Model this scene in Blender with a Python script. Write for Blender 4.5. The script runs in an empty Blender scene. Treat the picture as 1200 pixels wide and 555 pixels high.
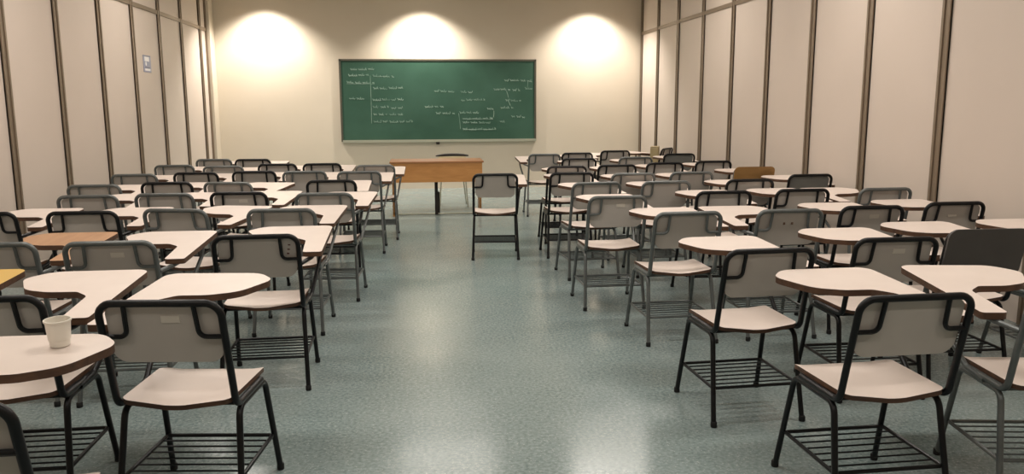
import bpy, bmesh, math, random
from mathutils import Vector, Matrix
random.seed(7)
sc = bpy.context.scene
COL = sc.collection
PI = math.pi

# ------------------------------------------------------------------ materials
def srgb(r, g, b):
    f = lambda c: ((c/255)/12.92 if c/255 <= .04045 else (((c/255)+.055)/1.055)**2.4)
    return (f(r), f(g), f(b), 1)

def mat(name, col, rough=.5, metal=0., spec=.5, noise=None, bump=None, coat=0.):
    m = bpy.data.materials.new(name); m.use_nodes = True
    nt = m.node_tree; b = nt.nodes['Principled BSDF']
    b.inputs['Base Color'].default_value = col
    b.inputs['Roughness'].default_value = rough
    b.inputs['Metallic'].default_value = metal
    b.inputs['Specular IOR Level'].default_value = spec
    b.inputs['Coat Weight'].default_value = coat
    tc = nt.nodes.new('ShaderNodeTexCoord')
    if noise:
        sc_, amt, col2 = noise
        n = nt.nodes.new('ShaderNodeTexNoise'); n.inputs['Scale'].default_value = sc_; n.inputs['Detail'].default_value = 6
        nt.links.new(tc.outputs['Object'], n.inputs['Vector'])
        r = nt.nodes.new('ShaderNodeMapRange'); r.inputs[1].default_value = .35; r.inputs[2].default_value = .65
        r.inputs[3].default_value = 0; r.inputs[4].default_value = amt
        nt.links.new(n.outputs['Fac'], r.inputs[0])
        mx = nt.nodes.new('ShaderNodeMix'); mx.data_type = 'RGBA'
        mx.inputs[6].default_value = col; mx.inputs[7].default_value = col2
        nt.links.new(r.outputs[0], mx.inputs[0]); nt.links.new(mx.outputs[2], b.inputs['Base Color'])
    if bump:
        sc_, st = bump
        n = nt.nodes.new('ShaderNodeTexNoise'); n.inputs['Scale'].default_value = sc_; n.inputs['Detail'].default_value = 3
        nt.links.new(tc.outputs['Object'], n.inputs['Vector'])
        bp = nt.nodes.new('ShaderNodeBump'); bp.inputs['Strength'].default_value = st; bp.inputs['Distance'].default_value = .002
        nt.links.new(n.outputs['Fac'], bp.inputs['Height']); nt.links.new(bp.outputs[0], b.inputs['Normal'])
    return m

def wood_mat(name, c1, c2, rough=.45, scale=(1.5, 22, 22)):
    m = bpy.data.materials.new(name); m.use_nodes = True
    nt = m.node_tree; b = nt.nodes['Principled BSDF']; b.inputs['Roughness'].default_value = rough
    tc = nt.nodes.new('ShaderNodeTexCoord'); mp = nt.nodes.new('ShaderNodeMapping'); mp.inputs['Scale'].default_value = scale
    n = nt.nodes.new('ShaderNodeTexNoise'); n.inputs['Scale'].default_value = 1.6; n.inputs['Detail'].default_value = 8; n.inputs['Distortion'].default_value = .6
    cr = nt.nodes.new('ShaderNodeValToRGB'); cr.color_ramp.elements[0].color = c1; cr.color_ramp.elements[1].color = c2
    cr.color_ramp.elements[0].position = .3; cr.color_ramp.elements[1].position = .7
    nt.links.new(tc.outputs['Object'], mp.inputs[0]); nt.links.new(mp.outputs[0], n.inputs['Vector'])
    nt.links.new(n.outputs['Fac'], cr.inputs[0]); nt.links.new(cr.outputs[0], b.inputs['Base Color'])
    return m

def floor_mat():
    m = bpy.data.materials.new('vinyl_terrazzo'); m.use_nodes = True
    nt = m.node_tree; L = nt.links.new; N = nt.nodes.new
    b = nt.nodes['Principled BSDF']; b.inputs['Specular IOR Level'].default_value = .5
    tc = N('ShaderNodeTexCoord')
    # fine speckle
    n1 = N('ShaderNodeTexNoise'); n1.inputs['Scale'].default_value = 60; n1.inputs['Detail'].default_value = 4
    L(tc.outputs['Object'], n1.inputs['Vector'])
    cr = N('ShaderNodeValToRGB'); e = cr.color_ramp.elements
    e[0].position = .33; e[0].color = FLOOR_A
    e[1].position = .70; e[1].color = FLOOR_B
    L(n1.outputs['Fac'], cr.inputs[0])
    v = N('ShaderNodeTexVoronoi'); v.inputs['Scale'].default_value = 62; L(tc.outputs['Object'], v.inputs['Vector'])
    sp = N('ShaderNodeMapRange'); sp.inputs[1].default_value = .10; sp.inputs[2].default_value = .24; sp.inputs[3].default_value = .55; sp.inputs[4].default_value = 0
    L(v.outputs['Distance'], sp.inputs[0])
    mx = N('ShaderNodeMix'); mx.data_type = 'RGBA'; L(sp.outputs[0], mx.inputs[0]); L(cr.outputs[0], mx.inputs[6]); mx.inputs[7].default_value = FLOOR_S
    # broad worn clouds
    n2 = N('ShaderNodeTexNoise'); n2.inputs['Scale'].default_value = 1.3; n2.inputs['Detail'].default_value = 7; n2.inputs['Roughness'].default_value = .6
    L(tc.outputs['Object'], n2.inputs['Vector'])
    r2 = N('ShaderNodeMapRange'); r2.inputs[1].default_value = .35; r2.inputs[2].default_value = .68; r2.inputs[3].default_value = 0; r2.inputs[4].default_value = .22
    L(n2.outputs['Fac'], r2.inputs[0])
    mx2 = N('ShaderNodeMix'); mx2.data_type = 'RGBA'; L(r2.outputs[0], mx2.inputs[0]); L(mx.outputs[2], mx2.inputs[6]); mx2.inputs[7].default_value = FLOOR_W
    L(mx2.outputs[2], b.inputs['Base Color'])
    rr = N('ShaderNodeMapRange'); rr.inputs[1].default_value = .3; rr.inputs[2].default_value = .7; rr.inputs[3].default_value = .15; rr.inputs[4].default_value = .27
    L(n2.outputs['Fac'], rr.inputs[0]); L(rr.outputs[0], b.inputs['Roughness'])
    n3 = N('ShaderNodeTexNoise'); n3.inputs['Scale'].default_value = 3.5; n3.inputs['Detail'].default_value = 3; L(tc.outputs['Object'], n3.inputs['Vector'])
    bp = N('ShaderNodeBump'); bp.inputs['Strength'].default_value = .25; bp.inputs['Distance'].default_value = .004
    L(n3.outputs['Fac'], bp.inputs['Height']); L(bp.outputs[0], b.inputs['Normal'])
    return m

def emis(name, col, s):
    m = bpy.data.materials.new(name); m.use_nodes = True
    b = m.node_tree.nodes['Principled BSDF']; b.inputs['Base Color'].default_value = (.9, .9, .9, 1)
    b.inputs['Emission Color'].default_value = col; b.inputs['Emission Strength'].default_value = s
    return m

FLOOR_A = srgb(104, 121, 121); FLOOR_B = srgb(146, 160, 158); FLOOR_S = srgb(205, 210, 204); FLOOR_W = srgb(158, 170, 166)
M = dict(
    floor=floor_mat(),
    panel=mat('wall_panel_laminate', srgb(210, 196, 184), .55, spec=.35, noise=(.9, .5, srgb(202, 188, 175)), bump=(60, .08)),
    plaster=mat('cream_paint', srgb(214, 202, 184), .6, spec=.3, noise=(1.2, .5, srgb(207, 195, 176)), bump=(40, .1)),
    stud=mat('bronze_aluminium', srgb(132, 116, 98), .42, .25),
    ceiling=mat('ceiling_tiles', srgb(205, 198, 186), .8, bump=(120, .2)),
    black=mat('black_enamel', srgb(12, 13, 15), .36, 0, .3, noise=(14, .3, srgb(24, 25, 27))),
    grey=mat('grey_hammer_enamel', srgb(104, 108, 107), .34, .35, .5, noise=(18, .5, srgb(82, 87, 86))),
    laminate=mat('cream_laminate', srgb(228, 214, 204), .38, spec=.45, noise=(7, .35, srgb(217, 202, 191))),
    backlam=mat('backrest_laminate', srgb(186, 178, 170), .45, noise=(5, .5, srgb(174, 166, 158))),
    edge=wood_mat('brown_ply_edge', srgb(64, 43, 31), srgb(98, 68, 47), .5),
    browntop=wood_mat('tan_laminate', srgb(172, 128, 92), srgb(188, 144, 106), .42, (14, 2, 14)),
    yellowtop=mat('ochre_laminate', srgb(214, 176, 92), .4, noise=(6, .4, srgb(200, 160, 80))),
    darkback=mat('dark_grey_backrest', srgb(84, 80, 78), .6, noise=(9, .4, srgb(72, 68, 66))),
    plainback=mat('slate_backrest', srgb(118, 118, 114), .55, noise=(9, .4, srgb(104, 104, 100))),
    woodback=wood_mat('brown_wood_backrest', srgb(138, 102, 56), srgb(160, 120, 68), .5, (3, 14, 14)),
    tanback=mat('khaki_backrest', srgb(158, 142, 104), .55),
    rubber=mat('black_rubber', srgb(18, 18, 18), .8),
    sticker=mat('faded_paper_label', srgb(204, 196, 184), .6),
    ink=mat('dark_red_marks', srgb(92, 52, 52), .6),
    hole=mat('rust_marks', srgb(120, 92, 78), .6),
    board=mat('green_chalkboard', srgb(44, 78, 62), .55, spec=.35, noise=(1.6, .6, srgb(62, 96, 80))),
    boardframe=mat('aluminium_frame', srgb(96, 92, 80), .4, .5),
    tray=mat('pale_aluminium', srgb(178, 178, 160), .35, .4),
    chalk=mat('chalk', srgb(158, 180, 166), .9, noise=(9, .7, srgb(96, 128, 110))),
    deskwood=wood_mat('desk_honey_wood', srgb(180, 126, 70), srgb(196, 142, 84), .4, (3, 18, 18)),
    desktop=wood_mat('desk_top_wood', srgb(150, 104, 66), srgb(170, 120, 78), .4, (3, 18, 18)),
    darkmetal=mat('dark_metal', srgb(44, 38, 34), .45, .3),
    beige=mat('beige_shell', srgb(206, 188, 154), .5),
    cup=mat('white_plastic', srgb(232, 226, 214), .3, spec=.5),
    signwhite=mat('sign_white', srgb(226, 226, 228), .4),
    signblue=mat('sign_blue_grey', srgb(140, 146, 172), .4),
    signdark=mat('sign_dark', srgb(92, 94, 118), .4),
    housing=mat('white_housing', srgb(225, 222, 214), .4),
    glow=emis('lamp_diffuser', (1, .92, .80, 1), 4),
)

# ------------------------------------------------------------------ mesh helpers
def finish(bm, name, mats, smooth=True):
    me = bpy.data.meshes.new(name)
    bmesh.ops.recalc_face_normals(bm, faces=bm.faces)
    bm.to_mesh(me); bm.free()
    for m in (mats if isinstance(mats, (list, tuple)) else [mats]): me.materials.append(m)
    if smooth:
        me.shade_smooth()
        me.set_sharp_from_angle(angle=math.radians(40))
    return me

def link(name, me, parent=None, loc=None):
    o = bpy.data.objects.new(name, me); COL.objects.link(o)
    if parent: o.parent = parent
    if loc: o.location = loc
    return o

def thing(o, label, cat, group=None):
    o['label'] = label; o['category'] = cat
    if group: o['group'] = group
    return o

def empty(name, loc, rz, label, cat, group=None):
    o = bpy.data.objects.new(name, None); COL.objects.link(o); o.empty_display_size = .1
    o.location = loc; o.rotation_euler = (0, 0, rz)
    return thing(o, label, cat, group)

def struct(name, me):
    o = link(name, me); o['kind'] = 'structure'; return o

def box(bm, x0, x1, y0, y1, z0, z1, mi=0, bev=0.):
    r = bmesh.ops.create_cube(bm, size=1)
    for v in r['verts']:
        v.co = Vector(((x0+x1)/2+v.co.x*(x1-x0), (y0+y1)/2+v.co.y*(y1-y0), (z0+z1)/2+v.co.z*(z1-z0)))
    fs = set(f for v in r['verts'] for f in v.link_faces)
    for f in fs: f.material_index = mi
    if bev:
        es = list(set(e for f in fs for e in f.edges))
        bmesh.ops.bevel(bm, geom=es, offset=bev, segments=2, affect='EDGES', profile=.5)

def fillet(pts, rad, n=5):
    P = [Vector(p) for p in pts]; out = [P[0]]
    for i in range(1, len(P)-1):
        r = rad[i] if isinstance(rad, (list, tuple)) else rad
        a, b, c = P[i-1], P[i], P[i+1]
        u = (a-b); w = (c-b); lu, lw = u.length, w.length; u.normalize(); w.normalize()
        ang = u.angle(w)
        if ang > PI-.02 or r <= 0: out.append(b); continue
        d = min(r/math.tan(ang/2), lu*.48, lw*.48); r = d*math.tan(ang/2)
        bis = (u+w).normalized(); cen = b+bis*(r/math.sin(ang/2))
        s = b+u*d-cen; e = b+w*d-cen; tot = s.angle(e)
        for k in range(n+1):
            t = k/n
            out.append(cen+(s*math.sin((1-t)*tot)+e*math.sin(t*tot))/math.sin(tot))
    out.append(P[-1]); return out

def tube(bm, pts, r, seg=10, cap=True, mi=0):
    P = [Vector(p) for p in pts]; rings = []
    t0 = (P[1]-P[0]).normalized()
    ref = Vector((0, 0, 1)) if abs(t0.z) < .9 else Vector((0, 1, 0))
    nrm = (ref-t0*ref.dot(t0)).normalized()
    for i, p in enumerate(P):
        if i == 0: t = t0
        elif i == len(P)-1: t = (P[i]-P[i-1]).normalized()
        else: t = ((P[i]-P[i-1]).normalized()+(P[i+1]-P[i]).normalized()).normalized()
        nrm = (nrm-t*nrm.dot(t)).normalized(); bn = t.cross(nrm)
        rr = r[i] if isinstance(r, (list, tuple)) else r
        rings.append([bm.verts.new(p+(nrm*math.cos(2*PI*k/seg)+bn*math.sin(2*PI*k/seg))*rr) for k in range(seg)])
    for a, b in zip(rings, rings[1:]):
        for k in range(seg):
            f = bm.faces.new((a[k], a[(k+1) % seg], b[(k+1) % seg], b[k])); f.material_index = mi
    if cap:
        for rg in (rings[0], rings[-1]):
            f = bm.faces.new(rg if rg is rings[-1] else rg[::-1]); f.material_index = mi

def lathe(bm, prof, seg=24, c=(0, 0, 0), mi=0):
    rings = []
    for r, z in prof:
        rings.append([bm.verts.new((c[0]+max(r, 1e-4)*math.cos(2*PI*k/seg), c[1]+max(r, 1e-4)*math.sin(2*PI*k/seg), c[2]+z)) for k in range(seg)])
    for a, b in zip(rings, rings[1:]):
        for k in range(seg):
            f = bm.faces.new((a[k], a[(k+1) % seg], b[(k+1) % seg], b[k])); f.material_index = mi
    bm.faces.new(rings[0][::-1]); bm.faces.new(rings[-1])

def round_outline(pts, rad, n=6):
    """closed 2D polygon with a radius per corner"""
    N = len(pts); out = []
    for i in range(N):
        a = Vector(pts[i-1]).to_3d(); b = Vector(pts[i]).to_3d(); c = Vector(pts[(i+1) % N]).to_3d()
        out += fillet([a, b, c], rad[i], n)[1:-1]
    return out

def shell(outline, zf, th, rings=5, axis='z'):
    """star-shaped plate with a curved face, laminate faces (slot 0), ply edge (slot 1)"""
    bm = bmesh.new(); n = len(outline)
    cx = sum(p.x for p in outline)/n; cy = sum(p.y for p in outline)/n
    def mk(x, y, d):
        z = zf(x, y)+d
        return bm.verts.new((x, y, z) if axis == 'z' else (x, z, y))
    top = []; bot = []
    for L, d, inset in ((top, 0, 0), (bot, -th, 0)):
        c = mk(cx, cy, d); prev = None
        for k in range(1, rings+1):
            t = k/rings
            rg = [mk(cx+(p.x-cx)*t, cy+(p.y-cy)*t, d) for p in outline]
            if prev is None:
                for i in range(n): bm.faces.new((c, rg[i], rg[(i+1) % n]))
            else:
                for i in range(n): bm.faces.new((prev[i], rg[i], rg[(i+1) % n], prev[(i+1) % n]))
            prev = rg
        L.append(prev)
    a, b = top[0], bot[0]
    for i in range(n):
        f = bm.faces.new((a[i], b[i], b[(i+1) % n], a[(i+1) % n])); f.material_index = 1
    return bm

# ------------------------------------------------------------------ the tablet chair
R1 = .0115
def seat_bm():
    o = round_outline([(-.187, -.18), (0, -.196), (.187, -.18), (.197, .20), (-.197, .20)], [.03, .4, .03, .06, .06], 8)
    zf = lambda x, y: .454-.022*(1-(x/.2)**2)*(1 if y < 0 else 1-.3*y/.2)-(.018*((y-.10)/.10)**2 if y > .10 else 0)
    return shell(o, zf, .017)

def post_y(z):            # lean of the backrest posts
    return -.175-.085*(z-.43)/.37

def backrest_bm(kind):
    if kind == 'open':     # plate in front of the tubes
        o = round_outline([(-.183, .585), (.183, .585), (.183, .786), (-.183, .786)], [.05, .05, .03, .03])
        off = .014
    else:                  # plate covering the tubes
        o = round_outline([(-.207, .575), (.207, .575), (.207, .815), (-.207, .815)], [.03, .03, .045, .045])
        off = -.013
    sgn = 1 if kind == 'open' else -1
    zf = lambda x, z: post_y(z)+off+(.012 if sgn > 0 else 0)+.010*(x/.18)**2*(-.3 if sgn > 0 else .4)
    return shell(o, zf, .012, 4, 'y')

def leg_bm(sx, front):
    bm = bmesh.new()
    p = [(sx*.196, 0, .404), (sx*.196, .145 if front else -.135, .404), (sx*.212, .235 if front else -.215, .012)]
    tube(bm, fillet(p, .045), R1, 10); return bm

def foot_bm(sx, front):
    bm = bmesh.new(); y = .237 if front else -.217
    lathe(bm, [(.0125, 0), (.0145, .003), (.0145, .022), (.012, .026)], 10, (sx*.212, y, 0)); return bm

def seat_frame_bm():
    bm = bmesh.new()
    for y in (.11, -.10): tube(bm, [(-.196, y, .406), (.196, y, .406)], .0085, 8)
    for sx in (-1, 1): tube(bm, [(sx*.165, .13, .419), (sx*.165, -.12, .419)], .006, 8)
    return bm

def back_frame_bm(ears=True):
    bm = bmesh.new()
    pts = [(-.200, .09, .424), (-.200, -.172, .424), (-.198, post_y(.80), .80), (.198, post_y(.80), .80), (.200, -.172, .424), (.200, .09, .424)]
    tube(bm, fillet(pts, [0, .045, .05, .05, .045, 0], 7), R1+.001, 10)
    for sx in ((-1, 1) if ears else ()):      # the two bent ears beside the plate
        e = [(sx*.112, post_y(.80)-.002, .80), (sx*.118, post_y(.69)-.002, .683), (sx*.198, post_y(.683)-.002, .683)]
        tube(bm, fillet(e, .026, 5), .0085, 8)
    return bm

def rack_bm():
    bm = bmesh.new(); z = .165; yf, yr = .185, -.175; x = .203
    tube(bm, fillet([(-x, yr, z), (-x, yf, z), (x, yf, z), (x, yr, z), (-x, yr, z)], [0, .012, .012, .012, 0], 3), .0075, 8)
    for i in range(1, 7):
        y = yr+(yf-yr)*i/7
        tube(bm, [(-x, y, z), (x, y, z)], .0036, 6)
    return bm

def tab_z(y): return .700+.034*(y+.15)/.67
def tablet_bm(s):
    pts = [(.298, -.15), (.302, .525), (-.085, .525), (-.165, .42), (-.085, .245), (.02, .20), (.130, .195), (.190, .13), (.205, -.15)]
    rad = [.014, .055, .10, .07, .12, .12, .035, .06, .02]
    o = round_outline(pts, rad, 5)
    bm = bmesh.new(); th = .025
    a = [bm.verts.new((s*p.x, p.y, tab_z(p.y))) for p in o]
    a2 = [bm.verts.new((s*p.x, p.y, tab_z(p.y)-th)) for p in o]
    f = bm.faces.new(a); f.material_index = 0; f = bm.faces.new(a2[::-1]); f.material_index = 2
    n = len(o)
    for i in range(n):
        f = bm.faces.new((a[i], a2[i], a2[(i+1) % n], a[(i+1) % n])); f.material_index = 1
    bmesh.ops.triangulate(bm, faces=[f for f in bm.faces if len(f.verts) > 4])
    return bm

def arm_bm(s):
    bm = bmesh.new(); d = .025+.011
    p = [(s*.204, post_y(.655)+.004, .655), (s*.245, -.13, .668), (s*.256, .02, tab_z(.02)-d), (s*.256, .36, tab_z(.36)-d),
         (s*.250, .33, .62), (s*.214, .07, .43), (s*.205, -.04, .416)]
    tube(bm, fillet(p, [0, .04, .1, .025, .03, .05, 0], 5), .0105, 10)
    q = [(s*.256, .33, tab_z(.33)-d+.002), (s*.10, .36, tab_z(.36)-d+.002), (-s*.04, .37, tab_z(.37)-d+.002)]
    tube(bm, fillet(q, .04, 4), .008, 8)
    return bm

CACHE = {}
def get(key, fn, mats):
    if key not in CACHE: CACHE[key] = finish(fn(), key.split('|')[0], mats)
    return CACHE[key]

def make_chair(frame, hand, special):
    """one tablet-arm chair with its parts, built once for each kind"""
    fm = M[frame]; s = 1 if hand == 'right' else -1
    root = bpy.data.objects.new('tablet_arm_chair', None); root.empty_display_size = .1
    COL.objects.link(root)
    k = '|'+frame
    link('seat', get('seat', seat_bm, [M['laminate'], M['edge']]), root)
    bk = {'darkback': 'darkback', 'plainback': 'plainback', 'woodback': 'woodback'}.get(special)
    if bk:
        o = link('backrest', get('backrest|'+bk, lambda: backrest_bm('open' if bk == 'plainback' else 'cover'), [M[bk], M[bk]]), root)
        o['label'] = {'darkback': 'dark grey backrest', 'plainback': 'plain slate grey backrest', 'woodback': 'brown wooden backrest'}[bk]
    else:
        o = link('backrest', get('backrest', lambda: backrest_bm('open'), [M['backlam'], M['edge']]), root)
    y = lambda z: post_y(z)+.0115
    if special in ('sticker', 'cup'):
        bm = bmesh.new(); box(bm, -.005, .055, y(.742)-.0005, y(.742)+.004, .728, .752)
        for v in bm.verts: v.co.y += (v.co.z-.74)*-.23
        link('sticker', finish(bm, 'sticker', M['sticker'], False), o)
    if special == 'marks':
        bm = bmesh.new()
        for i, dz in enumerate((0, .022, .045)):
            z = .705+dz; box(bm, .140+.004*i, .152+.004*i, y(z)-.0012, y(z)+.004, z, z+.014)
        link('ink_marks', finish(bm, 'ink_marks', M['ink'], False), o)
    if special in ('holes', 'wornmark'):
        bm = bmesh.new()
        for x in ((-.025, .025) if special == 'holes' else (.0,)):
            z = .72; w = .006 if special == 'holes' else .03
            box(bm, x-w, x+w, y(z)-.0012, y(z)+.004, z-.007, z+.007)
        link('worn_marks', finish(bm, 'worn_marks', M['hole' if special == 'holes' else 'sticker'], False), o)
    for sx in (-1, 1):
        for fr in (True, False):
            l = link('leg', get('leg%s|%d%d' % (k, sx, fr), lambda: leg_bm(sx, fr), fm), root)
            link('rubber_foot', get('rubber_foot|%d%d' % (sx, fr), lambda: foot_bm(sx, fr), M['rubber']), l)
    link('seat_frame', get('seat_frame'+k, seat_frame_bm, fm), root)
    ears = special != 'plainback'
    link('back_frame', get('back_frame%s%d' % (k, ears), lambda: back_frame_bm(ears), fm), root)
    link('book_rack', get('book_rack'+k, rack_bm, fm), root)
    tm = {'brown': 'browntop', 'yellow': 'yellowtop'}.get(special, 'laminate')
    t = link('writing_tablet', get('writing_tablet|%s%s' % (tm, hand), lambda: tablet_bm(s), [M[tm], M['edge'], M['edge']]), root)
    if tm != 'laminate': t['label'] = {'browntop': 'tan brown writing tablet', 'yellowtop': 'ochre yellow writing tablet'}[tm]
    link('tablet_arm', get('tablet_arm%s%s' % (k, hand), lambda: arm_bm(s), fm), root)
    return root

def copy_tree(o, parent=None):
    c = o.copy(); COL.objects.link(c); c.parent = parent
    for ch in list(o.children): copy_tree(ch, c)
    return c

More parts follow.
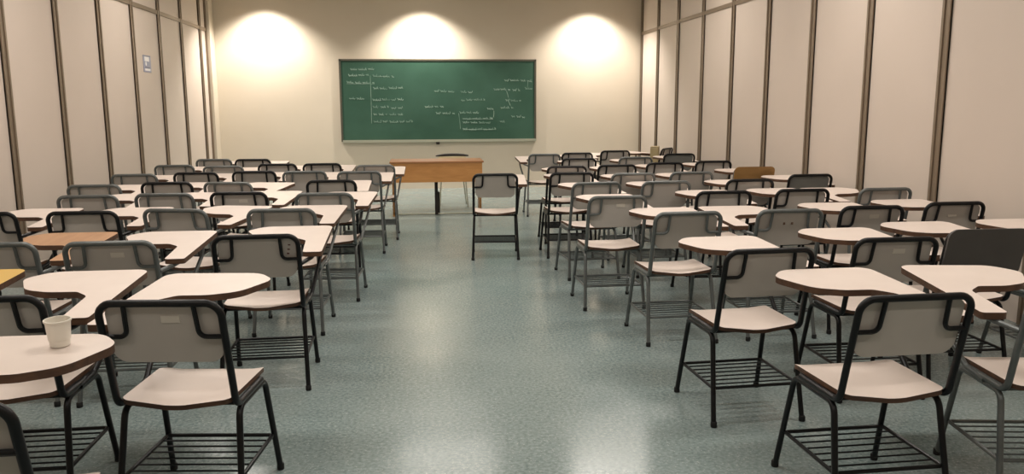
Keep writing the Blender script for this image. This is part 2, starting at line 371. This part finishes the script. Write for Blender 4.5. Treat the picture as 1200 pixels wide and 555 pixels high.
# x, y, turn in degrees, frame colour, tablet side, special look, label
CHAIRS = [
    (-1.073, 1.99, -0.7, 'black', 'left', 'cup', 'black-framed left-handed chair at the bottom left corner with a cup on its tablet'),
    (-1.985, 3.08, 0.7, 'black', 'right', 'yellow', 'black-framed chair with an ochre yellow writing tablet cut off at the left edge'),
    (-1.46, 2.998, 0.5, 'black', 'right', '', 'black-framed writing-tablet chair, second from the left wall in the second row from the camera'),
    (-0.818, 2.869, -6.5, 'black', 'left', 'sticker', 'black-framed writing-tablet chair, third from the left wall in the second row from the camera'),
    (-1.977, 4.121, -0.0, 'grey', 'right', 'brown', 'grey-framed chair with a tan brown writing tablet near the left wall'),
    (-1.441, 4.095, -0.1, 'grey', 'right', 'sticker', 'grey-framed writing-tablet chair, second from the left wall in the third row from the camera'),
    (-0.809, 4.195, 1.3, 'black', 'right', 'marks', 'black-framed chair with dark red marks on its backrest, beside the left aisle'),
    (-2.604, 5.277, 0.6, 'black', 'right', '', 'black-framed writing-tablet chair, first from the left wall in the fourth row from the camera'),
    (-2.01, 5.25, -0.8, 'black', 'right', '', 'black-framed writing-tablet chair, second from the left wall in the fourth row from the camera'),
    (-1.436, 5.278, -12.9, 'grey', 'right', '', 'grey-framed writing-tablet chair, third from the left wall in the fourth row from the camera'),
    (-0.839, 5.204, -2.3, 'grey', 'right', '', 'grey-framed writing-tablet chair, fourth from the left wall in the fourth row from the camera'),
    (-2.341, 6.176, -0.1, 'grey', 'right', '', 'grey-framed writing-tablet chair, first from the left wall in the fifth row from the camera'),
    (-1.824, 6.215, -2.5, 'grey', 'right', '', 'grey-framed writing-tablet chair, second from the left wall in the fifth row from the camera'),
    (-1.304, 6.235, -4.0, 'black', 'right', 'sticker', 'black-framed writing-tablet chair, third from the left wall in the fifth row from the camera'),
    (-0.682, 6.082, -3.1, 'grey', 'right', '', 'grey-framed writing-tablet chair, fourth from the left wall in the fifth row from the camera'),
    (-2.605, 6.98, 0.4, 'grey', 'right', '', 'grey-framed writing-tablet chair, first from the left wall in the sixth row from the camera'),
    (-2.085, 7.126, -0.5, 'black', 'right', '', 'black-framed writing-tablet chair, second from the left wall in the sixth row from the camera'),
    (-1.532, 7.038, -11.1, 'grey', 'right', '', 'grey-framed writing-tablet chair, third from the left wall in the sixth row from the camera'),
    (-0.757, 7.106, 0.8, 'black', 'right', '', 'black-framed writing-tablet chair, fourth from the left wall in the sixth row from the camera'),
    (-2.635, 8.004, -0.9, 'grey', 'right', '', 'grey-framed writing-tablet chair, first from the left wall in the seventh row from the camera'),
    (-2.115, 8.12, -0.9, 'black', 'right', '', 'black-framed writing-tablet chair, second from the left wall in the seventh row from the camera'),
    (-1.599, 8.197, 0.1, 'black', 'right', '', 'black-framed writing-tablet chair, third from the left wall in the seventh row from the camera'),
    (-1.117, 8.112, 0.9, 'grey', 'right', '', 'grey-framed writing-tablet chair, fourth from the left wall in the seventh row from the camera'),
    (-0.588, 8.011, -0.2, 'grey', 'right', '', 'grey-framed writing-tablet chair, fifth from the left wall in the seventh row from the camera'),
    (-2.612, 9.159, -0.6, 'grey', 'right', '', 'grey-framed writing-tablet chair, first from the left wall in the eighth row from the camera'),
    (-2.06, 8.95, -0.2, 'grey', 'right', '', 'grey-framed writing-tablet chair, second from the left wall in the eighth row from the camera'),
    (-1.542, 9.174, -0.9, 'black', 'right', '', 'black-framed writing-tablet chair, third from the left wall in the eighth row from the camera'),
    (-1.067, 9.155, -0.6, 'black', 'right', '', 'black-framed writing-tablet chair, fourth from the left wall in the eighth row from the camera'),
    (-0.481, 8.814, -0.1, 'grey', 'right', '', 'grey-framed writing-tablet chair, fifth from the left wall in the eighth row from the camera'),
    (-2.438, 10.11, -0.0, 'grey', 'right', '', 'grey-framed writing-tablet chair, first from the left wall in the ninth row from the camera'),
    (-1.972, 10.031, -0.5, 'black', 'right', '', 'black-framed writing-tablet chair, second from the left wall in the ninth row from the camera'),
    (2.253, 2.627, -8.5, 'grey', 'left', '', 'grey-framed writing-tablet chair, first from the right wall in the first row from the camera'),
    (1.59, 2.636, 1.4, 'black', 'right', '', 'black-framed writing-tablet chair, second from the right wall in the first row from the camera'),
    (1.473, 3.504, 2.9, 'black', 'right', '', 'black-framed writing-tablet chair, fourth from the right wall in the second row from the camera'),
    (2.192, 3.705, -0.4, 'black', 'right', 'sticker', 'black-framed writing-tablet chair, third from the right wall in the second row from the camera'),
    (2.769, 3.874, -1.0, 'black', 'right', 'darkback', 'black-framed chair with a solid dark grey backrest near the right edge'),
    (3.394, 3.902, 0.7, 'grey', 'right', '', 'grey-framed writing-tablet chair, first from the right wall in the second row from the camera'),
    (1.526, 4.72, 2.1, 'grey', 'right', '', 'grey-framed writing-tablet chair, fourth from the right wall in the third row from the camera'),
    (2.165, 4.747, 0.3, 'grey', 'left', 'holes', 'grey-framed left-handed chair with two brown dots on its backrest, third row right'),
    (2.732, 4.83, -0.6, 'black', 'right', 'sticker', 'black-framed writing-tablet chair, second from the right wall in the third row from the camera'),
    (3.344, 4.94, 1.0, 'black', 'right', 'wornmark', 'black-framed writing-tablet chair, first from the right wall in the third row from the camera'),
    (1.327, 5.585, 0.7, 'grey', 'right', 'sticker', 'grey-framed writing-tablet chair, fourth from the right wall in the fourth row from the camera'),
    (2.162, 5.784, -0.8, 'black', 'right', '', 'black-framed writing-tablet chair, third from the right wall in the fourth row from the camera'),
    (2.779, 5.836, -0.3, 'black', 'right', '', 'black-framed writing-tablet chair, second from the right wall in the fourth row from the camera'),
    (3.41, 5.815, 0.4, 'grey', 'left', '', 'grey-framed writing-tablet chair, first from the right wall in the fourth row from the camera'),
    (1.382, 6.576, 4.4, 'grey', 'right', '', 'grey-framed writing-tablet chair, third from the right wall in the fifth row from the camera'),
    (1.978, 6.588, 0.9, 'grey', 'right', '', 'grey-framed writing-tablet chair, second from the right wall in the fifth row from the camera'),
    (2.714, 6.639, -0.2, 'black', 'right', '', 'black-framed writing-tablet chair, first from the right wall in the fifth row from the camera'),
    (1.377, 7.545, 0.7, 'black', 'right', '', 'black-framed writing-tablet chair, fifth from the right wall in the sixth row from the camera'),
    (1.919, 7.388, 0.3, 'grey', 'right', '', 'grey-framed writing-tablet chair, fourth from the right wall in the sixth row from the camera'),
    (2.489, 7.44, -0.4, 'grey', 'right', '', 'grey-framed writing-tablet chair, third from the right wall in the sixth row from the camera'),
    (3.276, 7.884, 0.2, 'grey', 'right', 'woodback', 'grey-framed chair with a brown wooden backrest, in the right block near the wall'),
    (3.429, 7.021, 0.8, 'black', 'right', 'plainback', 'plain slate-backed tablet chair, first from the right wall in the sixth row from the camera'),
    (1.478, 8.348, 0.7, 'black', 'right', '', 'black-framed writing-tablet chair, fourth from the right wall in the seventh row from the camera'),
    (2.028, 8.438, 0.0, 'black', 'right', '', 'black-framed writing-tablet chair, third from the right wall in the seventh row from the camera'),
    (2.608, 8.661, 0.2, 'black', 'right', '', 'black-framed writing-tablet chair, second from the right wall in the seventh row from the camera'),
    (3.217, 8.83, -0.9, 'black', 'right', '', 'black-framed writing-tablet chair, first from the right wall in the seventh row from the camera'),
    (1.84, 9.516, -0.5, 'black', 'right', '', 'black-framed writing-tablet chair, third from the right wall in the eighth row from the camera'),
    (2.546, 9.632, 0.6, 'grey', 'right', '', 'grey-framed writing-tablet chair, second from the right wall in the eighth row from the camera'),
    (3.273, 10.203, -0.2, 'black', 'right', 'plainback', 'plain slate-backed tablet chair, first from the right wall in the eighth row from the camera'),
    (1.571, 10.419, -0.7, 'grey', 'left', '', 'grey-framed writing-tablet chair, fourth from the right wall in the ninth row from the camera'),
    (2.032, 10.619, 0.1, 'black', 'right', '', 'black-framed writing-tablet chair, third from the right wall in the ninth row from the camera'),
    (2.639, 11.032, 0.4, 'black', 'left', '', 'black-framed writing-tablet chair, second from the right wall in the ninth row from the camera'),
    (3.325, 11.43, 50.3, 'black', 'right', 'tanback', 'black-framed chair turned sideways beside the right wall with a khaki box on its seat'),
    (0.687, 7.526, -4.3, 'black', 'right', '', 'black-framed writing-tablet chair standing alone in the centre aisle to the right of the desk'),
]

protos = {}
for (x, y, yaw, fr, hd, sp, label) in CHAIRS:
    key = (fr, hd, sp)
    if key in protos: o = copy_tree(protos[key])
    else: o = protos[key] = make_chair(fr, hd, sp)
    o.location = (x, y, 0); o.rotation_euler = (0, 0, math.radians(yaw))
    thing(o, label, 'chair', 'tubular chairs with writing tablets')

# khaki box on the seat of the sideways chair
bm = bmesh.new(); box(bm, -.06, .06, -.13, .13, 0, .36, 0, .012); box(bm, -.064, .064, -.012, .012, .02, .34, 1, .003)
bx = empty('khaki_box', (3.395, 11.450, .453), math.radians(-20), 'upright khaki box standing on the seat of the sideways chair by the right wall', 'box')
link('box_body', finish(bm, 'box_body', [M['tanback'], M['tanback']], False), bx)
bm = bmesh.new(); box(bm, -.058, .058, -.128, .128, .36, .372, 0, .004); link('lid', finish(bm, 'lid', M['tanback'], False), bx)

# ------------------------------------------------------------------ room
WL, WR, YW, YB, ZC = -3.40, 3.86, 14.0, -2.6, 3.35
bm = bmesh.new(); box(bm, WL-.2, WR+.2, YB-.2, YW+.2, -.12, 0); struct('floor', finish(bm, 'floor', M['floor'], False))
bm = bmesh.new(); box(bm, WL-.2, WR+.2, YB-.2, YW+.2, ZC, ZC+.12); struct('ceiling', finish(bm, 'ceiling', M['ceiling'], False))
bm = bmesh.new(); box(bm, WL-.2, WR+.2, YW, YW+.2, 0, ZC); struct('wall_front', finish(bm, 'wall_front', M['plaster'], False))
bm = bmesh.new(); box(bm, WL-.2, WR+.2, YB-.2, YB, 0, ZC); struct('wall_back', finish(bm, 'wall_back', M['plaster'], False))
bm = bmesh.new(); box(bm, WL-.2, WL, YB, YW, 0, ZC); struct('wall_left', finish(bm, 'wall_left', M['panel'], False))
bm = bmesh.new(); box(bm, WR, WR+.2, YB, YW, 0, ZC); struct('wall_right', finish(bm, 'wall_right', M['panel'], False))
tn = [0]
def trim(bm, m, sm=False):
    tn[0] += 1; return struct('trim_%d' % tn[0], finish(bm, 'trim', m, sm))
def stud(x, sx, y):       # H-profile cover strip: two lips and a recessed web
    bm = bmesh.new()
    box(bm, min(x, x+sx*.012), max(x, x+sx*.012), y-.046, y+.046, 0, ZC)
    box(bm, min(x, x+sx*.022), max(x, x+sx*.022), y-.046, y-.020, 0, ZC)
    box(bm, min(x, x+sx*.022), max(x, x+sx*.022), y+.020, y+.046, 0, ZC)
    trim(bm, M['stud'])
for y in (-1.5, -.5, .5, 1.55, 2.57, 3.6, 4.63, 5.658, 6.684, 7.715, 8.745, 9.78, 10.85, 11.93, 12.955, 13.93): stud(WR, -1, y)
for y in (-1.02, 0, 1.02, 2.05, 3.07, 4.10, 5.13, 6.16, 7.19, 8.215, 9.27, 10.296, 11.32, 12.336, 13.351): stud(WL, 1, y)
for x, sx in ((WL, 1), (WR, -1)):
    bm = bmesh.new(); box(bm, min(x, x+sx*.018), max(x, x+sx*.018), YB, YW, 2.615, 2.665); trim(bm, M['stud'])
# cream corner pilaster at the left end of the front wall
bm = bmesh.new(); box(bm, WL, WL+.07, 13.72, YW, 0, ZC, 0, .004); trim(bm, M['plaster'])
bm = bmesh.new(); box(bm, WL+.0, WL+.03, 13.685, 13.72, 0, ZC); trim(bm, M['stud'])

# ------------------------------------------------------------------ chalkboard
bx0, bx1, bz0, bz1 = -1.335, 2.005, .822, 2.20
yb = YW-.035
root = empty('chalkboard', ((bx0+bx1)/2, YW, bz0), 0, 'long green chalkboard with faint chalk writing mounted on the front wall', 'chalkboard')
inv = Vector(((bx0+bx1)/2, YW, bz0))
def sub(o): o.location = -inv; return o
bm = bmesh.new(); box(bm, bx0+.02, bx1-.02, yb, YW, bz0+.02, bz1-.02)
sub(link('writing_surface', finish(bm, 'writing_surface', M['board'], False), root))
bm = bmesh.new(); w = .03
box(bm, bx0, bx1, yb-.012, YW, bz1-w, bz1); box(bm, bx0, bx0+w, yb-.012, YW, bz0, bz1); box(bm, bx1-w, bx1, yb-.012, YW, bz0, bz1)
sub(link('board_frame', finish(bm, 'board_frame', M['boardframe'], False), root))
bm = bmesh.new(); box(bm, bx0+.03, bx1-.01, yb-.075, YW, bz0-.012, bz0+.012, 0, .004); box(bm, bx0+.03, bx1-.01, yb-.08, yb-.07, bz0-.012, bz0+.03)
sub(link('chalk_tray', finish(bm, 'chalk_tray', M['tray'], False), root))
bm = bmesh.new(); box(bm, .265, .325, yb-.055, YW, .765, .812, 0, .008)
sub(link('tray_latch', finish(bm, 'tray_latch', M['darkmetal'], False), root))
# chalk lines: (x0, x1, z, thickness) read as illegible handwriting
def bpx(u, v): return (bx0+(u-70)/(1058-70)*(bx1-bx0), bz1-(v-85)/(490-85)*(bz1-bz0))
LINES = [(125, 240, 135), (115, 215, 165), (235, 340, 168), (105, 242, 198), (235, 382, 228), (115, 188, 278), (230, 392, 285), (230, 310, 320), (322, 378, 326),
         (232, 300, 355), (312, 378, 357), (232, 300, 392), (312, 428, 394), (540, 640, 242), (672, 732, 246), (675, 795, 288), (490, 585, 320), (545, 640, 352), (665, 765, 350),
         (680, 835, 380), (680, 830, 398), (680, 850, 432), (805, 850, 330), (895, 1035, 190), (840, 925, 234), (935, 975, 238), (1000, 1036, 230), (900, 980, 288), (875, 940, 326), (930, 1000, 370), (870, 900, 395)]
rnd = random.Random(3)
for (u0, u1, v) in LINES:
    x0, z0 = bpx(u0, v); x1, _ = bpx(u1, v)
    bm = bmesh.new(); x = x0; slope = rnd.uniform(-.03, .015)
    while x < x1-.02:
        wl = min(rnd.uniform(.06, .15), x1-x); n = max(6, int(wl/.009)); pts = []
        for i in range(n+1):
            t = i/n; amp = .012 if i % 7 else .03
            pts.append((x+wl*t+.006*math.sin(i*2.1), yb-.001, z0+slope*(x+wl*t-x0)+amp*(math.sin(i*1.9+rnd.random())*1.1)))
        tube(bm, pts, .0042, 4); x += wl+rnd.uniform(.02, .035); z0 += rnd.uniform(-.008, .008)
    if (u0, v) in ((105, 198), (680, 380), (680, 432)): tube(bm, [(x0, yb-.001, z0-.02), (x1, yb-.001, z0-.024)], .003, 4)
    sub(link('chalk_writing', finish(bm, 'chalk_writing', M['chalk'], False), root))
for (u0, v0, u1, v1) in ((905, 240, 915, 275), (912, 288, 925, 315), (1015, 195, 1012, 225), (840, 340, 838, 372), (660, 352, 668, 430), (222, 165, 222, 400)):
    a = bpx(u0, v0); b = bpx(u1, v1); bm = bmesh.new()
    tube(bm, [(a[0], yb-.001, a[1]), ((a[0]+b[0])/2+.004, yb-.001, (a[1]+b[1])/2), (b[0], yb-.001, b[1])], .003, 4)
    sub(link('chalk_stroke', finish(bm, 'chalk_stroke', M['chalk'], False), root))

# ------------------------------------------------------------------ notice on the left wall
sg = empty('wall_sign', (WL, 10.76, 1.85), 0, 'small blue and white pictogram notice high on the left wall panels', 'sign')
bm = bmesh.new(); box(bm, 0, .006, -.14, .14, 0, .21, 0, .002); link('sign_plate', finish(bm, 'sign_plate', M['signblue'], False), sg)
bm = bmesh.new(); box(bm, .005, .008, -.10, .07, .135, .19); link('sign_upper_field', finish(bm, 'sign_upper_field', M['signwhite'], False), sg)
bm = bmesh.new()
lathe(bm, [(.026, 0), (.026, .002)], 16)
for v in bm.verts: v.co = Vector((.005+v.co.z, -.05+v.co.x, .105+v.co.y))
box(bm, .005, .0075, -.10, .10, .02, .045)
link('pictogram', finish(bm, 'pictogram', M['signwhite'], False), sg)
bm = bmesh.new(); box(bm, .005, .0078, -.09, .09, .052, .066); box(bm, .005, .0078, -.12, .12, .196, .206); link('sign_band', finish(bm, 'sign_band', M['signdark'], False), sg)

# ------------------------------------------------------------------ teacher's desk
dk = empty('teacher_desk', (.20, 10.6, 0), 0, 'honey-brown wooden teacher desk with front panel standing below the chalkboard', 'desk')
bm = bmesh.new(); box(bm, -.60, .60, -.31, .27, .700, .722, 0, .004); link('desk_top', finish(bm, 'desk_top', M['desktop'], False), dk)
bm = bmesh.new(); box(bm, -.585, .58, -.30, -.278, .455, .700, 0, .002); link('front_panel', finish(bm, 'front_panel', M['deskwood'], False), dk)
for s in (-1, 1):
    bm = bmesh.new(); x = s*.565
    pr = [(-.27, .700), (.24, .700), (.10, .40), (.10, .03), (.14, 0), (-.14, 0), (-.10, .03), (-.10, .40), (-.27, .55)]
    a = [bm.verts.new((x-.014, y, z)) for y, z in pr]; b = [bm.verts.new((x+.014, y, z)) for y, z in pr]
    bm.faces.new(a); bm.faces.new(b[::-1])
    for i in range(len(pr)): bm.faces.new((a[i], b[i], b[(i+1) % len(pr)], a[(i+1) % len(pr)]))
    bmesh.ops.triangulate(bm, faces=[f for f in bm.faces if len(f.verts) > 4])
    link('side_panel', finish(bm, 'side_panel', M['deskwood'], False), dk)
bm = bmesh.new(); box(bm, -.03, .012, -.03, .03, 0.0, .700, 0, .004); box(bm, -.005, .035, .0, .05, 0.0, .30, 0, .004)
link('centre_post', finish(bm, 'centre_post', M['darkmetal'], False), dk)
bm = bmesh.new(); box(bm, -.55, .55, -.012, .012, .004, .018, 0, .002); link('foot_rail', finish(bm, 'foot_rail', M['tray'], False), dk)

# teacher's chair behind the desk
tc_ = empty('teacher_chair', (.45, 11.5, 0), PI, 'low chair with a black curved top rail tucked behind the teacher desk', 'chair')
bm = bmesh.new()
pts = [(-.235+.47*i/12, -.235+.05*(((i-6)/6)**2), .706+.012*(1-((i-6)/6)**2)) for i in range(13)]
tube(bm, pts, [.006+.016*math.sqrt(max(0, 1-((i-6)/6.2)**2)) for i in range(13)], 10); link('top_rail', finish(bm, 'top_rail', M['darkmetal']), tc_)
o = round_outline([(-.19, .48), (.19, .48), (.20, .695), (-.20, .695)], [.05, .05, .02, .02])
link('backrest', finish(shell(o, lambda x, z: -.225+.05*(x/.235)**2-.02*(z-.69), .012, 4, 'y'), 'backrest', [M['beige'], M['beige']]), tc_)
o = round_outline([(-.2, -.2), (.2, -.2), (.21, .2), (-.21, .2)], [.05]*4)
link('seat', finish(shell(o, lambda x, y: .45-.012*(1-(x/.2)**2), .03), 'seat', [M['beige'], M['beige']]), tc_)
for sx in (-1, 1):
    for sy in (-1, 1):
        bm = bmesh.new(); pz = [(sx*.17, sy*.16, .425), (sx*.20, sy*.21, 0)]
        if sy < 0: pz = [(sx*.14, -.215, .60), (sx*.15, -.20, .43)]+[(sx*.20, -.23, 0)]
        tube(bm, fillet(pz, .03), .009, 8); link('leg', finish(bm, 'leg', M['tray']), tc_)

# ------------------------------------------------------------------ cup on the tablet
bm = bmesh.new()
lathe(bm, [(.025, 0), (.027, .002), (.0285, .02), (.0300, .021), (.0345, .074), (.0375, .075), (.0375, .080), (.034, .080), (.033, .072), (.0265, .006), (0.0, .005)], 32)
cup = link('plastic_cup', finish(bm, 'plastic_cup', M['cup']), None, ((-1.065,2.41,.7307)[0], (-1.065,2.41,.7307)[1], (-1.065,2.41,.7307)[2]))
cup.rotation_euler = (math.atan(.034/.67), 0, 0)
thing(cup, 'small white disposable plastic cup standing on the nearest writing tablet at left', 'cup')

# ------------------------------------------------------------------ lights (all overhead, on the ceiling)
def area(name, loc, sx, sy, power, col):
    l = bpy.data.lights.new(name, 'AREA'); l.shape = 'RECTANGLE'; l.size = sx; l.size_y = sy; l.energy = power; l.color = col
    o = bpy.data.objects.new(name, l); COL.objects.link(o); o.location = loc; return o
WARM = (1, .93, .86)
for ix, x in enumerate((-2.1, .23, 2.5)):
    for iy, y in enumerate((.2, 3.4, 6.6, 9.8)):
        t = empty('ceiling_light', (x, y, ZC), 0, 'recessed rectangular ceiling light, %s column, %s from the front wall' % (('left', 'middle', 'right')[ix], ('fourth', 'third', 'second', 'first')[iy]), 'ceiling light', 'ceiling lights over the seats')
        bm = bmesh.new()
        for s in (-1, 1):
            box(bm, s*.62-.02, s*.62+.02, -.17, .17, -.03, 0); box(bm, -.64, .64, s*.15-.02, s*.15+.02, -.03, 0)
        link('lamp_frame', finish(bm, 'lamp_frame', M['housing'], False), t)
        bm = bmesh.new(); box(bm, -.60, .60, -.13, .13, -.012, -.004); link('diffuser', finish(bm, 'diffuser', M['glow'], False), t)
        area('ceiling_lamp', (x, y, ZC-.035), 1.2, .26, (17, 28, 33, 28)[iy], WARM).parent = None
for x, lab, pw in ((-2.49, 'left', 1.), (.07, 'middle', .95), (2.93, 'right', .85)):
    t = empty('downlight', (x, YW-.52, ZC), 0, 'round ceiling downlight washing the front wall, %s one of three' % lab, 'ceiling light', 'wall washing downlights')
    bm = bmesh.new(); N_ = 28
    for k in range(N_):
        a0, a1 = 2*PI*k/N_, 2*PI*(k+1)/N_
        for (r0, z0), (r1, z1) in (((.12, 0), (.12, -.015)), ((.12, -.015), (.095, -.015)), ((.095, -.015), (.09, 0))):
            q = [bm.verts.new((r*math.cos(a), r*math.sin(a), z)) for r, z, a in ((r0, z0, a0), (r0, z0, a1), (r1, z1, a1), (r1, z1, a0))]
            bm.faces.new(q)
    bmesh.ops.remove_doubles(bm, verts=bm.verts, dist=1e-4)
    link('trim_ring', finish(bm, 'trim_ring', M['housing']), t)
    bm = bmesh.new(); lathe(bm, [(.088, -.008), (.088, -.002)], 24); link('lens', finish(bm, 'lens', M['glow']), t)
    l = bpy.data.lights.new('wall_washer', 'SPOT'); l.energy = 390*pw; l.color = (1, .93, .84); l.spot_size = math.radians(118); l.spot_blend = .65; l.shadow_soft_size = .07
    o = bpy.data.objects.new('wall_washer', l); COL.objects.link(o); o.location = (x, YW-.52, ZC-.03); o.rotation_euler = (0, 0, 0)
w = bpy.data.worlds.new('world'); sc.world = w; w.use_nodes = True
w.node_tree.nodes['Background'].inputs[0].default_value = (.02, .02, .02, 1)

# ------------------------------------------------------------------ camera
cam = bpy.data.cameras.new('camera'); co = bpy.data.objects.new('camera', cam); COL.objects.link(co)
cam.sensor_fit = 'HORIZONTAL'; cam.sensor_width = 36; cam.lens = 36*940/1200; cam.clip_start = .05
R = Matrix(((0.9936246582340744, 0.022078818907733604, -0.11055570679462015), (-0.1126696793753159, 0.16013699800102768, -0.9806435056740458), (-0.003947391376849999, 0.9868478442124998, 0.16160368335672182)))
co.matrix_world = Matrix.Translation((0, 0, 1.42)) @ R.to_4x4()
sc.camera = co
vs = sc.view_settings; vs.view_transform = 'Standard'; vs.look = 'None'; vs.gamma = 1; vs.use_curve_mapping = False; vs.exposure = 0
